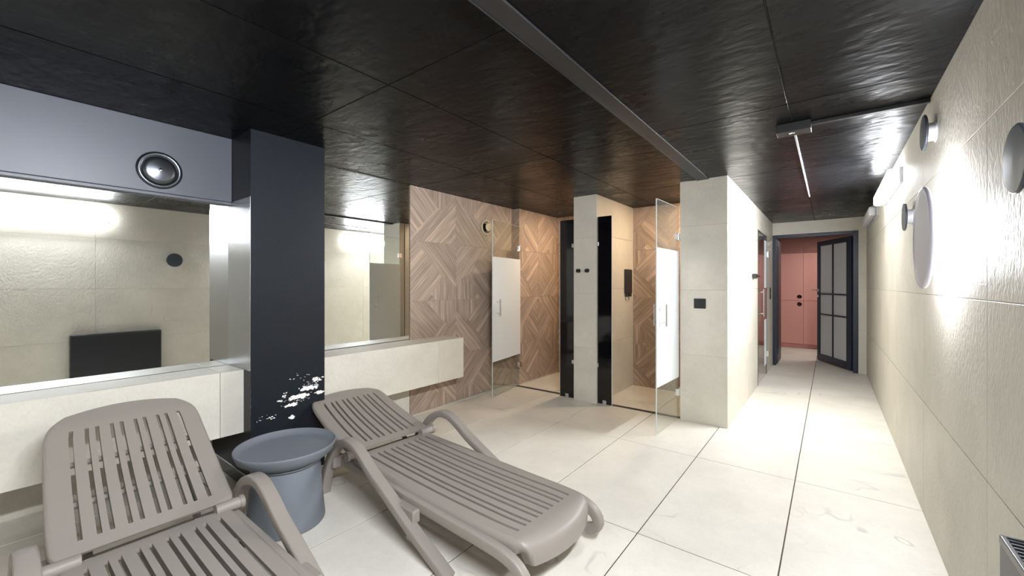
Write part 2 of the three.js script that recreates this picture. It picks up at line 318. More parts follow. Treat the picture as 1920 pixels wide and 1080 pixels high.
// black pillar with chipped paint and a steel reveal
{
  const p = struct('pillar', 'black painted pillar with chipped white patches near its foot', 'pillar');
  obj('core', box(-3.58, PX - 0.004, 0, H, PZ1, PZ0), M.blackPaint, p);
  const W = 512, Hh = 2048, cv = document.createElement('canvas'); cv.width = W; cv.height = Hh; const c = cv.getContext('2d');
  const r = rng(31);
  c.fillStyle = 'rgb(25,28,33)'; c.fillRect(0, 0, W, Hh);
  for (let i = 0; i < 2600; i++) { const k = 20 + r() * 10; c.fillStyle = `rgba(${k | 0},${(k + 4) | 0},${(k + 11) | 0},0.35)`; c.fillRect(r() * W, r() * Hh, 3 + r() * 20, 2 + r() * 40); }
  const Y = (m) => Hh * (1 - m / H);
  const chip = (x, m, w, h) => { c.fillStyle = `rgb(${225 + r() * 25 | 0},${222 + r() * 25 | 0},${214 + r() * 25 | 0})`; c.beginPath(); const n = 9; for (let k = 0; k < n; k++) { const a = k / n * 6.283, q = 0.5 + 0.6 * r(); const px = x + Math.cos(a) * w * q, py = Y(m) + Math.sin(a) * h * q; k ? c.lineTo(px, py) : c.moveTo(px, py); } c.closePath(); c.fill(); };
  // rows of flaked paint: (along 0..1 from the mirror side, height m, half spread, count)
  for (const [x, m, sx, sm, n, s] of [[0.62, 0.530, 0.20, 0.018, 34, 1], [0.78, 0.575, 0.20, 0.02, 30, 0.9], [0.88, 0.63, 0.10, 0.03, 16, 0.7], [0.52, 0.485, 0.10, 0.012, 16, 1], [0.93, 0.53, 0.08, 0.012, 14, 0.9], [0.52, 0.40, 0.07, 0.016, 10, 0.8], [0.25, 0.43, 0.2, 0.03, 6, 0.5], [0.70, 0.66, 0.25, 0.05, 7, 0.4], [0.42, 0.56, 0.06, 0.03, 7, 0.5], [0.36, 0.525, 0.05, 0.012, 5, 0.6], [0.6, 0.515, 0.3, 0.05, 22, 0.35], [0.8, 0.60, 0.2, 0.05, 22, 0.35], [0.12, 0.44, 0.1, 0.03, 5, 0.3]])
    for (let k = 0; k < n * 1.5; k++) { const gx = (r() + r() + r()) / 1.5 - 1, gm = (r() + r() + r()) / 1.5 - 1; chip(W * (x + gx * sx), m + gm * sm, (5 + r() * 20) * s, (3 + r() * 6.5) * s); }
  const t = new THREE.CanvasTexture(cv); t.colorSpace = THREE.SRGBColorSpace;
  const fm = PH({ map: t, roughness: 0.4, specularIntensity: 0.45 });
  const g = new THREE.BoxGeometry(PZ0 - PZ1, H, 0.004); const face = obj('painted_face', g, fm, p); face.rotation.y = Math.PI / 2; face.position.set(PX - 0.002, H / 2, (PZ0 + PZ1) / 2);
  obj('steel_panel', rbox(XM1, PX - 0.001, 0.752, 1.853, PZ0, PZ0 + 0.003, 0.001, 1), M.steel, p);
  obj('skirting', box(-3.57, PX + 0.004, 0, 0.075, PZ0, PZ0 + 0.008), M.blackGlass, p);
  obj('sealing_strip', box(-3.57, PX + 0.004, 0.075, 0.08, PZ0, PZ0 + 0.006), M.paleMetal, p);
}
// batten across the ceiling joint
{
  const t = struct('trim_1', 'black ceiling batten with a pale metal edge', 'trim');
  obj('batten', rbox(-0.972, -0.885, H - 0.010, H, ZC, ZB, 0.002, 1), M.blackPlastic, t);
  obj('edge_profile', box(-0.976, -0.972, H - 0.014, H, ZC, ZB), M.darkMetal, t);
}
// far locker room beyond the doorway
{
  const w = struct('wall_locker_room', 'walls of the locker room beyond the doorway', 'wall');
  obj('panel', box(-1.30, -1.20, 0, H, -10.6, ZE), M.plaster, w);
  obj('panel', box(1.20, 1.30, 0, H, -10.6, ZE), M.plaster, w);
  obj('panel', box(-1.30, 1.30, 0, H, -10.7, -10.6), M.plaster, w);
  obj('panel', box(XR + 0.2, 1.30, 0, H, ZE - 0.12, ZE - 0.02), M.plaster, w);
  obj('panel', box(-1.30, -0.83, 0, H, ZE - 0.12, ZE - 0.02), M.plaster, w);
  const s = struct('wall_steam_room', 'plain walls of the dark room behind the corridor glass door', 'wall');
  obj('panel', box(-2.2, -2.1, 0, H, ZE, -5.3), M.plaster, s);
  obj('panel', box(-2.2, -0.84, 0, H, -5.42, -5.32), M.plaster, s);
  obj('panel', box(-2.2, -0.84, 0, H, ZE - 0.02, ZE + 0.08), M.plaster, s);
}

// ---------------------------------------------------------------- doors
// dark framed double door at the corridor end
{
  const d = struct('door_1', 'open navy framed door with six obscured panes', 'door');
  obj('jamb', rbox(0.27, 0.328, 0, 2.08, ZE - 0.10, ZE + 0.012, 0.003), M.navy, d);
  obj('jamb', rbox(-0.73, -0.685, 0, 2.08, ZE - 0.10, ZE + 0.012, 0.003), M.navy, d);
  obj('head', rbox(-0.685, 0.27, 2.035, 2.08, ZE - 0.10, ZE + 0.012, 0.003), M.navy, d);
  const Lf = 0.94, Ht = 2.02, st = 0.075;
  const leaf = obj('leaf', [rbox(0, st, 0.012, Ht, -0.02, 0.02, 0.003), rbox(Lf - st - 0.04, Lf, 0.012, Ht, -0.02, 0.02, 0.003), rbox(st, Lf - st - 0.04, 0.012, 0.13, -0.02, 0.02, 0.003), rbox(st, Lf - st - 0.04, Ht - 0.08, Ht, -0.02, 0.02, 0.003)], M.navy, d);
  const x0 = st, x1 = Lf - st - 0.04, xm = (x0 + x1) / 2, rowsY = [0.13, 0.80, 1.14, Ht - 0.08];
  obj('glazing_bar', box(xm - 0.012, xm + 0.012, 0.13, Ht - 0.08, -0.016, 0.016), M.navy, leaf);
  for (const y of [0.80, 1.14]) obj('glazing_bar', box(x0, x1, y - 0.012, y + 0.012, -0.0155, 0.0155), M.navy, leaf);
  for (let j = 0; j < 3; j++) for (const [a, b] of [[x0, xm - 0.012], [xm + 0.012, x1]]) obj('pane', box(a, b, rowsY[j] + (j ? 0.012 : 0), rowsY[j + 1] - (j < 2 ? 0.012 : 0), -0.003, 0.003), M.obscure, leaf);
  obj('door_handle', [moved(cyl(0.009, 0.05, 'z', 16), 0.035, 1.20, 0.045), moved(cyl(0.009, 0.11, 'x', 16), -0.01, 1.20, 0.066), moved(cyl(0.024, 0.006, 'z', 24), 0.035, 1.20, 0.023), moved(cyl(0.024, 0.006, 'z', 24), 0.035, 1.10, 0.023)], M.chrome, leaf);
  // leaf local x = 0 at free edge, Lf at hinge
  const hx = 0.265, hz = ZE - 0.09, ax = -0.155, az = hz - Math.sqrt(Lf * Lf - (hx - ax) ** 2);
  leaf.position.set(ax, 0, az); leaf.rotation.y = -Math.atan2(hz - az, hx - ax);
  // narrow second leaf folded back
  const leaf2 = obj('leaf', [rbox(-0.715, -0.675, 0.012, 2.02, ZE - 0.72, ZE - 0.105, 0.003)], M.navy, d);
  obj('panel', box(-0.672, -0.668, 0.15, 1.92, ZE - 0.64, ZE - 0.18), M.navy, leaf2);
}
// corridor glass door
{
  const d = struct('door_2', 'clear glass door with chrome hinges in the corridor wall', 'door');
  obj('frame', [box(XC - 0.06, XC + 0.004, 0, DOOR_TOP, DOOR_Z0 - 0.022, DOOR_Z0), box(XC - 0.06, XC + 0.004, DOOR_TOP - 0.02, DOOR_TOP, DOOR_Z1 + 0.02, DOOR_Z0 - 0.022), box(XC - 0.06, XC + 0.004, 0, DOOR_TOP, DOOR_Z1, DOOR_Z1 + 0.02)], M.darkMetal, d);
  const p = obj('pane', box(XC - 0.008, XC, 0.012, DOOR_TOP - 0.025, DOOR_Z1 + 0.026, DOOR_Z0 - 0.028), M.glass, d);
  obj('frosted_band', box(XC + 0.0005, XC + 0.002, 1.25, 1.92, DOOR_Z1 + 0.03, DOOR_Z1 + 0.26), M.frosted, p);
  obj('frosted_band', box(XC + 0.0005, XC + 0.002, 0.15, 0.80, DOOR_Z1 + 0.03, DOOR_Z1 + 0.26), M.frosted, p);
  for (const y of [1.73, 0.30]) obj('hinge', [rbox(XC - 0.02, XC + 0.02, y - 0.04, y + 0.04, DOOR_Z1 + 0.01, DOOR_Z1 + 0.07, 0.004), moved(cyl(0.012, 0.09, 'y', 16), XC + 0.02, y, DOOR_Z1 + 0.02)], M.chrome, d);
  for (const y of [1.20, 0.92]) obj('handle_post', moved(cyl(0.008, 0.05, 'x', 12), XC + 0.025, y, DOOR_Z0 - 0.12), M.chrome, d);
  obj('door_handle', moved(cyl(0.009, 0.36, 'y', 16), XC + 0.05, 1.06, DOOR_Z0 - 0.12), M.chrome, d);
}
// shower glass doors
function glassDoor(label, hinge, free, group) {
  const dx = free[0] - hinge[0], dz = free[1] - hinge[1], L = Math.hypot(dx, dz);
  const t = thing('glass_door', label, 'glass door', [hinge[0], 0, hinge[1]], -Math.atan2(dz, dx), group);
  const y0 = 0.012, y1 = 2.035;
  const pane = obj('pane', box(0.012, L, y0, y1, -0.004, 0.004), M.glass, t); pane.userData.label = 'clear glass pane';
  obj('edge_strip', [box(L, L + 0.004, y0, y1, -0.0045, 0.0045), box(0.012, L, y1, y1 + 0.002, -0.0045, 0.0045)], M.glassEdge, t);
  for (const s of [-1, 1]) obj('frosted_film', box(0.014, L - 0.001, 0.41, 1.617, s * 0.0045, s * 0.0052), M.frosted, t);
  for (const y of [1.755, 0.27]) obj('hinge', [rbox(-0.012, 0.055, y - 0.035, y + 0.035, -0.016, 0.016, 0.004), moved(cyl(0.011, 0.08, 'y', 16), -0.008, y, 0.0)], M.chrome, t);
  for (const s of [-1, 1]) {
    const h = obj('door_handle', [moved(cyl(0.0085, 0.19, 'y', 16), L - 0.09, 1.03, s * 0.052), moved(cyl(0.006, 0.05, 'z', 12), L - 0.09, 1.095, s * 0.029), moved(cyl(0.006, 0.05, 'z', 12), L - 0.09, 0.965, s * 0.029)], M.chrome, t);
    h.userData.label = 'chrome bar handle';
  }
  return t;
}
glassDoor('open glass door with frosted white middle, swung against the wood inlay wall', [-3.165, -4.295], [-3.045, -3.595]);
glassDoor('open glass door with frosted white middle, hinged on the wide pale tiled column', [-1.155, -4.145], [-1.18, -3.567]);
// black fixed glass panels beside the pier
function fixedPanel(label, x0, x1, z, clipSide) {
  const t = thing('fixed_glass_panel', label, 'glass panel', [(x0 + x1) / 2, 0, z]);
  const w = (x1 - x0) / 2;
  obj('pane', rbox(-w, w, 0.006, 2.035, -0.005, 0.005, 0.001, 1), M.blackGlass, t);
  obj('edge_strip', [box(-w * clipSide * 1 - 0.002, -w * clipSide * 1 + 0.002, 0.006, 2.035, -0.0055, 0.0055)], M.glassEdge, t);
  for (const y of [1.74, 0.42]) obj('clamp', rbox(clipSide * w - 0.035, clipSide * w + 0.012, y - 0.022, y + 0.022, -0.014, 0.014, 0.003), M.chrome, t);
  obj('clamp', rbox(-0.022, 0.022, 0.0, 0.05, -0.014, 0.014, 0.003), M.chrome, t);
}
fixedPanel('black glass panel between the pier and the wood inlay cabin', -2.485, -2.292, -4.15, 1);
fixedPanel('black glass panel between the pier and the cream lit cabin', -2.008, -1.845, -4.15, -1);
// thresholds
tag(obj('threshold_strip', rbox(-3.18, -2.30, 0, 0.008, -4.25, -4.21, 0.002, 1), M.darkMetal), 'metal threshold strip at the foot of the wood lined cabin', 'threshold');
tag(obj('threshold_strip', rbox(-2.0, -1.15, 0, 0.008, -4.20, -4.16, 0.002, 1), M.darkMetal), 'metal threshold strip at the foot of the cream lit cabin', 'threshold');

// ---------------------------------------------------------------- mirrors and ledges
tag(obj('wall_mirror', rbox(XM1 - 0.01, XM1, 0.752, 1.90, PZ0 - 0.0, ZB - 0.004, 0.001, 1), M.mirror), 'long low mirror under the black bulkhead', 'mirror');
tag(obj('wall_mirror', rbox(XM2 - 0.01, XM2, 0.752, H - 0.002, ZW0 + 0.003, PZ1 - 0.003, 0.001, 1), M.mirror), 'tall mirror between black pillar and wood inlay wall', 'mirror');
function ledge(label, z0, z1, x0, joints) {
  const xF = -3.0, y0 = 0.345, y1 = 0.75;
  const t = thing('tiled_ledge', label, 'ledge');
  obj('core', box(x0, xF - 0.008, y0, y1 - 0.008, z0, z1), M.lightGrout, t);
  const js = [z0, ...joints, z1];
  for (let i = 0; i + 1 < js.length; i++) {
    const g = slab(-js[i] + (i ? 0.0012 : 0), -js[i + 1] - (i + 2 < js.length ? 0.0012 : 0), y0, y1, 0.008, 0.001, [0.4 + i, 0.3]);
    frame(t, [xF, 0, 0], [1, 0, 0])(Object.assign(new THREE.Mesh(g, M.wallTile), { name: 'front_tile', castShadow: true, receiveShadow: true }));
    const h = slab(x0, xF - 0.001, -js[i] + (i ? 0.0012 : 0), -js[i + 1] - (i + 2 < js.length ? 0.0012 : 0), 0.008, 0.001, [1.1, 0.2 + i]);
    frame(t, [0, y1, 0], [0, 1, 0], [0, 0, -1])(Object.assign(new THREE.Mesh(h, M.wallTile), { name: 'top_tile', castShadow: true, receiveShadow: true }));
  }
  return t;
}
ledge('long floating tiled ledge below the low mirror behind the upright lounger', ZB, PZ0, XM1, [0.25, -0.93]);
ledge('short floating tiled ledge below the tall mirror reaching past the wood tiles', PZ1, -3.08, XW + 0.0, [-2.74]);

// ---------------------------------------------------------------- lamps
function linearLamp(label, z0, z1, on, color = COOL, power = POWER.linear) {
  const t = thing('wall_lamp', label, 'lamp', [XR, 2.10, (z0 + z1) / 2]);
  const L = Math.abs(z1 - z0) / 2;
  obj('housing', rbox(-0.02, 0, -0.055, 0.055, -L, L, 0.004), M.lampHousing, t);
  const g = new RoundedBoxGeometry(0.066, 0.10, 2 * L - 0.004, 5, 0.024); g.translate(-0.053, 0, 0);
  obj('diffuser', g, on ? M.lampGlow : M.offDiffuser, t);
  for (const s of [-1, 1]) obj('clip', rbox(-0.03, 0, -0.058, 0.058, s * L * 0.6 - 0.008, s * L * 0.6 + 0.008, 0.003), M.lampHousing, t);
  if (on) {
    const l = new THREE.RectAreaLight(color, power, 2 * L - 0.04, 0.09); l.name = 'lamp_light'; l.position.set(-0.088, -0.01, 0); t.add(l); t.updateMatrixWorld(true);
    const p = new THREE.Vector3(); l.getWorldPosition(p); l.lookAt(p.x - 1, p.y - 0.45, p.z); l.castShadow = true;
  }
}
linearLamp('lit linear wall lamp high above the black radiator', -1.0, 0.2, true, new THREE.Color().setRGB(0.87, 0.92, 1.0), POWER.linear * 1.35);
linearLamp('lit linear wall lamp high on the corridor wall below the ceiling', -5.3, -4.1, true);
linearLamp('unlit grey linear wall lamp high on the corridor wall beside the doorway', -7.2, -5.95, false);
// round wall lamp: pale disc standing off the wall in front of a glowing drum
{
  const t = thing('round_wall_lamp', 'large round wall lamp with a bright glow behind its pale disc', 'lamp', [XR, 1.51, -2.63]);
  const d = lathe([[0, 0], [0.222, 0], [0.230, 0.004], [0.230, 0.012], [0.224, 0.018], [0.21, 0.018], [0.205, 0.014], [0, 0.014]], 72); d.rotateZ(Math.PI / 2); d.translate(-0.075, 0, 0);
  obj('disc', d, M.discFace, t);
  obj('back_plate', moved(cyl(0.12, 0.01, 'x', 48), -0.005, 0, 0), M.paleMetal, t);
  obj('glow_drum', moved(cyl(0.15, 0.05, 'x', 56), -0.042, 0, 0), M.haloGlow, t);
  for (const [ang] of [[0], [1], [2], [3]]) {
    const a = ang * Math.PI / 2, l = new THREE.RectAreaLight(COOL, POWER.halo, 0.2, 0.045); l.name = 'lamp_light'; l.castShadow = true;
    l.position.set(-0.042, Math.sin(a) * 0.155, Math.cos(a) * 0.155); t.add(l); t.updateMatrixWorld(true);
    const p = new THREE.Vector3(); l.getWorldPosition(p); l.up.set(1, 0, 0); l.lookAt(p.x, p.y + Math.sin(a), p.z + Math.cos(a));
  }
}
// cabin downlights
for (const [x, z, label] of [[-2.47, -4.72, 'warm recessed downlight over the wood lined cabin'], [-1.22, -4.72, 'warm recessed downlight over the cream lit cabin']]) {
  const t = thing('ceiling_downlight', label, 'downlight', [x, H, z]);
  obj('trim_ring', (() => { const g = lathe([[0.040, -0.004], [0.055, -0.006], [0.058, 0], [0.040, 0], [0.040, -0.004]], 40); return g; })(), M.paleMetal, t);
  obj('diffuser', moved(cyl(0.039, 0.004, 'y', 32), 0, -0.003, 0), M.warmGlow, t);
  const l = new THREE.RectAreaLight(WARM, POWER.cabin, 0.07, 0.07); l.name = 'lamp_light'; l.castShadow = true; l.position.set(0, -0.012, 0); t.add(l); t.updateMatrixWorld(true);
  l.up.set(1, 0, 0); l.lookAt(x, 0, z);
}
// unseen ceiling lamp added to light the locker room
{
  const t = thing('added_ceiling_lamp', 'unseen flat ceiling panel lamp added to light the locker room', 'lamp', [0.2, H, -9.3]);
  obj('frame', rbox(-0.32, 0.32, -0.03, 0, -0.17, 0.17, 0.004), M.lampHousing, t);
  obj('diffuser', rbox(-0.30, 0.30, -0.034, -0.028, -0.15, 0.15, 0.002, 1), S({ color: 0xffffff, emissive: COOL, emissiveIntensity: 2, roughness: 0.5 }), t);
  const l = new THREE.RectAreaLight(new THREE.Color().setRGB(1, 0.95, 0.92), POWER.locker, 0.6, 0.3); l.name = 'lamp_light'; l.castShadow = true; l.position.set(0, -0.045, 0); t.add(l); t.updateMatrixWorld(true);
  l.up.set(0, 0, 1); l.lookAt(0.2, 0, -9.3);
}

// ---------------------------------------------------------------- wall fittings
function discHook(label, y, z) {
  const t = thing('disc_hook', label, 'wall hook', [XR, y, z]);
  const d = lathe([[0, 0], [0.082, 0], [0.088, 0.003], [0.089, 0.008], [0.084, 0.012], [0, 0.013]], 56); d.rotateZ(Math.PI / 2); d.translate(-0.036, 0, 0);
  obj('disc', d, M.darkDisc, t);
  obj('stem', moved(cyl(0.045, 0.034, 'x', 40), -0.019, 0, 0), M.paleMetal, t);
  obj('base', moved(cyl(0.052, 0.006, 'x', 40), -0.003, 0, 0), M.paleMetal, t);
}
discHook('dark round wall hook above the black radiator', 1.62, -1.62);
discHook('dark round wall hook high on the tiled wall near the ceiling cable', 2.065, -2.93);
discHook('dark round wall hook between the round lamp and the lit corridor lamp', 1.73, -3.62);
{ // dark round air valve on the bulkhead
  const t = thing('air_valve', 'glossy dark round air valve on the black bulkhead', 'air valve', [-3.20, 1.985, -0.68]);
  const r = lathe([[0.075, 0], [0.108, 0], [0.110, 0.006], [0.104, 0.014], [0.094, 0.017], [0.088, 0.012], [0.080, 0.010], [0.075, 0]], 64); r.rotateZ(-Math.PI / 2); obj('ring', r, M.darkMetal, t);
  const c = lathe([[0, 0.022], [0.02, 0.021], [0.06, 0.016], [0.080, 0.010], [0.082, 0.002], [0, 0.002]], 64); c.rotateZ(-Math.PI / 2); obj('disc', c, M.darkMetal, t);
  const k = lathe([[0, 0.027], [0.008, 0.026], [0.010, 0.020], [0, 0.020]], 24); k.rotateZ(-Math.PI / 2); obj('screw', k, M.chrome, t);
}
{ // beige sauna air valve on the inlay wall
  const t = thing('air_valve', 'beige round air valve on the wood inlay wall', 'air valve', [XW, 1.985, -3.755]);
  const r = lathe([[0.070, 0], [0.096, 0], [0.097, 0.008], [0.090, 0.018], [0.080, 0.018], [0.072, 0.006], [0.070, 0]], 56); r.rotateZ(-Math.PI / 2); obj('ring', r, M.valveBeige, t);
  obj('opening', moved(cyl(0.071, 0.004, 'x', 40), 0.002, 0, 0), M.blackPlastic, t);
  const c = lathe([[0, 0.048], [0.040, 0.047], [0.052, 0.042], [0.050, 0.030], [0, 0.030]], 48); c.rotateZ(-Math.PI / 2); obj('disc', c, M.valveBeige, t);
  obj('spindle', moved(cyl(0.008, 0.03, 'x', 12), 0.017, 0, 0), M.darkMetal, t);
}
for (const [x, side] of [[-2.225, 'wood lined'], [-2.118, 'cream lit']]) {
  const t = thing('robe_knob', `small black knob on the narrow tiled pier, on the ${side} cabin side`, 'wall hook', [x, 1.45, ZP], 0, 'two black robe knobs on the pier');
  const g = lathe([[0, 0], [0.014, 0], [0.014, 0.004], [0.008, 0.010], [0.008, 0.022], [0.018, 0.026], [0.020, 0.034], [0.016, 0.040], [0, 0.041]], 32); g.rotateX(Math.PI / 2); obj('knob', g, M.blackPlastic, t);
  const b = lathe([[0.014, 0], [0.022, 0], [0.022, 0.004], [0.014, 0.004]], 32); b.rotateX(Math.PI / 2); obj('rose', b, M.blackPlastic, t);
}
{ // shower control on the cabin partition
  const t = thing('shower_control', 'black shower control panel on the cream cabin wall', 'shower control', [XP1, 1.335, -4.97]);
  obj('panel', rbox(0, 0.035, -0.15, 0.15, -0.09, 0.09, 0.008), M.blackPlastic, t);
  for (const z of [-0.045, 0.045]) obj('knob', moved(cyl(0.022, 0.04, 'y', 24), 0.02, -0.168, z), M.blackPlastic, t);
}
{ // switch on the column
  const t = thing('light_switch', 'square black double light switch on the wide tiled column', 'switch', [-0.962, 1.12, ZC]);
  obj('plate', rbox(-0.052, 0.052, -0.046, 0.046, 0, 0.008, 0.003), M.blackPlastic, t);
  for (const x of [-0.022, 0.022]) obj('rocker', rbox(x - 0.020, x + 0.020, -0.034, 0.034, 0.007, 0.012, 0.002), M.blackPlastic, t);
}
{ // switch near the doorway
  const t = thing('light_switch', 'slim black light switch on the corridor wall beside the doorway', 'switch', [XC, 1.16, -7.45]);
  obj('plate', rbox(0, 0.008, -0.09, 0.09, -0.045, 0.045, 0.003), M.blackPlastic, t);
  for (const y of [-0.042, 0.042]) obj('rocker', rbox(0.007, 0.012, y - 0.035, y + 0.035, -0.034, 0.034, 0.002), M.blackPlastic, t);
}
{ // black peg on the corridor wall
  const t = thing('wall_peg', 'black horizontal peg beside the corridor glass door', 'wall hook', [XC, 1.40, -5.78]);
  obj('bar', moved(cyl(0.010, 0.30, 'z', 20), 0.03, 0, -0.06), M.blackPlastic, t);
  obj('block', rbox(0, 0.045, -0.024, 0.024, 0.06, 0.18, 0.004), M.blackPlastic, t);
}
{ // sensor box and cable ducts on the ceiling
  const t = thing('sensor_box', 'black sensor box on the ceiling', 'sensor', [-0.175, H, -3.06]);
  obj('casing', rbox(-0.088, 0.088, -0.055, 0, -0.05, 0.05, 0.004), M.blackPlastic, t);
  obj('eye', moved(lathe([[0, -0.008], [0.012, -0.006], [0.017, 0], [0, 0]], 24), -0.01, -0.055, 0.02), M.chrome, t);
  tag(obj('cable_duct', [rbox(-0.085, XR, H - 0.022, H, -3.085, -3.06, 0.003, 1)], M.blackPlastic), 'black cable duct running from the sensor box to the tiled wall', 'cable duct');
  tag(obj('cable_duct', [rbox(-0.185, -0.173, H - 0.010, H, -5.67, -3.115, 0.003, 1)], M.lampHousing), 'grey cable duct running along the ceiling joint behind the sensor box', 'cable duct');
}
{ // radiator
  const z0 = -1.47, z1 = -0.66, x0 = 0.315, x1 = 0.405, y0 = 0.11, y1 = 0.712;
  const t = thing('panel_radiator', 'black panel radiator with slotted top grille on the tiled wall', 'radiator');
  obj('front_panel', rbox(x0, x0 + 0.014, y0, y1 - 0.015, z0 + 0.006, z1 - 0.006, 0.005), M.radiator, t);
  obj('rear_panel', rbox(x1 - 0.014, x1, y0, y1 - 0.015, z0 + 0.006, z1 - 0.006, 0.005), M.radiator, t);
  for (const [a, b] of [[z0, z0 + 0.006], [z1 - 0.006, z1]]) {
    const sh = new THREE.Shape([[x0 + 0.002, y0], [x1 - 0.002, y0], [x1 - 0.002, y1], [x0 + 0.002, y1]].map(p => new THREE.Vector2(...p)));
    for (let k = 0; k < 2; k++) for (let j = 0; j < 5; j++) { const h = new THREE.Path(), cx = x0 + 0.028 + k * 0.034, cy = y1 - 0.09 - j * 0.1; h.absellipse(cx, cy, 0.007, 0.036, 0, 6.2832, true); sh.holes.push(h); }
    const g = new THREE.ExtrudeGeometry(sh, { depth: b - a, bevelEnabled: false }); g.translate(0, 0, a); obj('end_panel', g, M.radiatorEdge, t);
  }
  obj('grille_frame', [rbox(x0, x0 + 0.012, y1 - 0.02, y1, z0, z1, 0.003), rbox(x1 - 0.012, x1, y1 - 0.02, y1, z0, z1, 0.003)], M.radiatorEdge, t);
  const n = 46; for (let k = 0; k < n; k++) { const z = z0 + 0.012 + (z1 - z0 - 0.024) * k / (n - 1); obj('slat', box(x0 + 0.012, x1 - 0.012, y1 - 0.018, y1 - 0.003, z - 0.003, z + 0.003), M.radiator, t); }
  for (const z of [z0 + 0.12, z1 - 0.12]) obj('bracket', box(x1, XR, 0.2, 0.6, z - 0.02, z + 0.02), M.radiator, t);
}

// ---------------------------------------------------------------- lockers beyond the doorway
function lockerCabinet(label, x0, x1) {
  const t = thing('locker_cabinet', label, 'cabinet', [0, 0, -10.2], 0);
  const w = x1 - x0;
  obj('body', [box(x0, x1, 0.09, 1.928, -0.38, -0.365), box(x0, x0 + 0.016, 0.09, 1.928, -0.365, -0.024), box(x1 - 0.016, x1, 0.09, 1.928, -0.365, -0.024), box(x0 + 0.016, x1 - 0.016, 0.09, 0.106, -0.365, -0.024), box(x0 + 0.016, x1 - 0.016, 1.912, 1.928, -0.365, -0.024), box(x0 + 0.016, x1 - 0.016, 0.961, 0.977, -0.365, -0.024)], M.pink, t);
  obj('plinth', box(x0, x1, 0, 0.09, -0.38, -0.06), M.pink, t);
  for (const [a, b, hy] of [[0.095, 0.965, 0.895], [0.972, 1.925, 1.045]]) {
    const sh = new THREE.Shape([[x0 + 0.002, a], [x1 - 0.002, a], [x1 - 0.002, b], [x0 + 0.002, b]].map(p => new THREE.Vector2(...p)));
    const h = new THREE.Path(); h.absarc(x1 - 0.065, hy, 0.042, 0, 6.2832, true); sh.holes.push(h);
    const g = new THREE.ExtrudeGeometry(sh, { depth: 0.016, bevelEnabled: true, bevelSize: 0.001, bevelThickness: 0.001, bevelSegments: 1, curveSegments: 24 }); g.translate(0, 0, -0.02);
    obj('door', g, M.pink, t);
  }
  obj('back_panel', box(x0 + 0.001, x1 - 0.001, 1.93, H - 0.012, -0.38, -0.372), M.pink, t);
}
lockerCabinet('salmon pink two door locker cabinet seen whole through the doorway', -1.035, -0.426);
lockerCabinet('salmon pink locker cabinet partly behind the navy door leaf', -0.424, 0.185);
lockerCabinet('salmon pink locker cabinet behind the obscured door panes', 0.187, 0.796);

// ---------------------------------------------------------------- sun loungers
// slab on a grid of stations along s and across w; cells are kept where solid() says so; map(s, w, depth) places a point
function gridSlab(ss, ws, solid, map, t) {
  const P = [], I = [], idx = new Map();
  const v = (i, j, d) => { const k = (i * 1000 + j) * 2 + d; if (!idx.has(k)) { idx.set(k, P.length / 3); P.push(...map(ss[i], ws[j], d ? t : 0)); } return idx.get(k); };
  const on = (i, j) => i >= 0 && j >= 0 && i < ss.length - 1 && j < ws.length - 1 && solid(i, j);
  const quad = (a, b, c, d) => I.push(a, b, c, a, c, d);
  for (let i = 0; i + 1 < ss.length; i++) for (let j = 0; j + 1 < ws.length; j++) if (on(i, j)) {
    quad(v(i, j, 0), v(i, j + 1, 0), v(i + 1, j + 1, 0), v(i + 1, j, 0));
    quad(v(i, j, 1), v(i + 1, j, 1), v(i + 1, j + 1, 1), v(i, j + 1, 1));
    if (!on(i, j - 1)) quad(v(i, j, 1), v(i, j, 0), v(i + 1, j, 0), v(i + 1, j, 1));
    if (!on(i, j + 1)) quad(v(i, j + 1, 0), v(i, j + 1, 1), v(i + 1, j + 1, 1), v(i + 1, j + 1, 0));
    if (!on(i - 1, j)) quad(v(i, j + 1, 1), v(i, j + 1, 0), v(i, j, 0), v(i, j, 1));
    if (!on(i + 1, j)) quad(v(i + 1, j, 1), v(i + 1, j, 0), v(i + 1, j + 1, 0), v(i + 1, j + 1, 1));
  }
  const g = new THREE.BufferGeometry(); g.setAttribute('position', new THREE.Float32BufferAttribute(P, 3)); g.setIndex(I);
  let c = toCreasedNormals(g, 0.7); if (signedVolume(c) < 0) { const a = g.index.array, b = []; for (let i = 0; i < a.length; i += 3) b.push(a[i], a[i + 2], a[i + 1]); g.setIndex(b); c = toCreasedNormals(g, 0.7); }
  return withUV(c);
}
const SLOT = 0.015, SLOTS = (() => { const gaps = [0.054, 0.037, 0.054, 0.037, 0.054, 0.037, 0.054, 0.037, 0.054]; const total = gaps.reduce((a, b) => a + b, 0); let x = -total / 2; const out = [x]; for (const g of gaps) out.push(x += g); return out; })();
function across(half, drop) {   // stations across: skirt, shoulder, slots; the last entries run down the skirt
  const ws = []; for (const k of [1, 0.8, 0.55, 0.3, 0.12, 0]) ws.push(-half - k * drop);
  ws.push(-half * 0.97, -0.235);
  for (const x of SLOTS) ws.push(x - SLOT / 2, x + SLOT / 2);
  ws.push(0.235, half * 0.97); for (const k of [0, 0.12, 0.3, 0.55, 0.8, 1]) ws.push(half + k * drop); return ws;
}
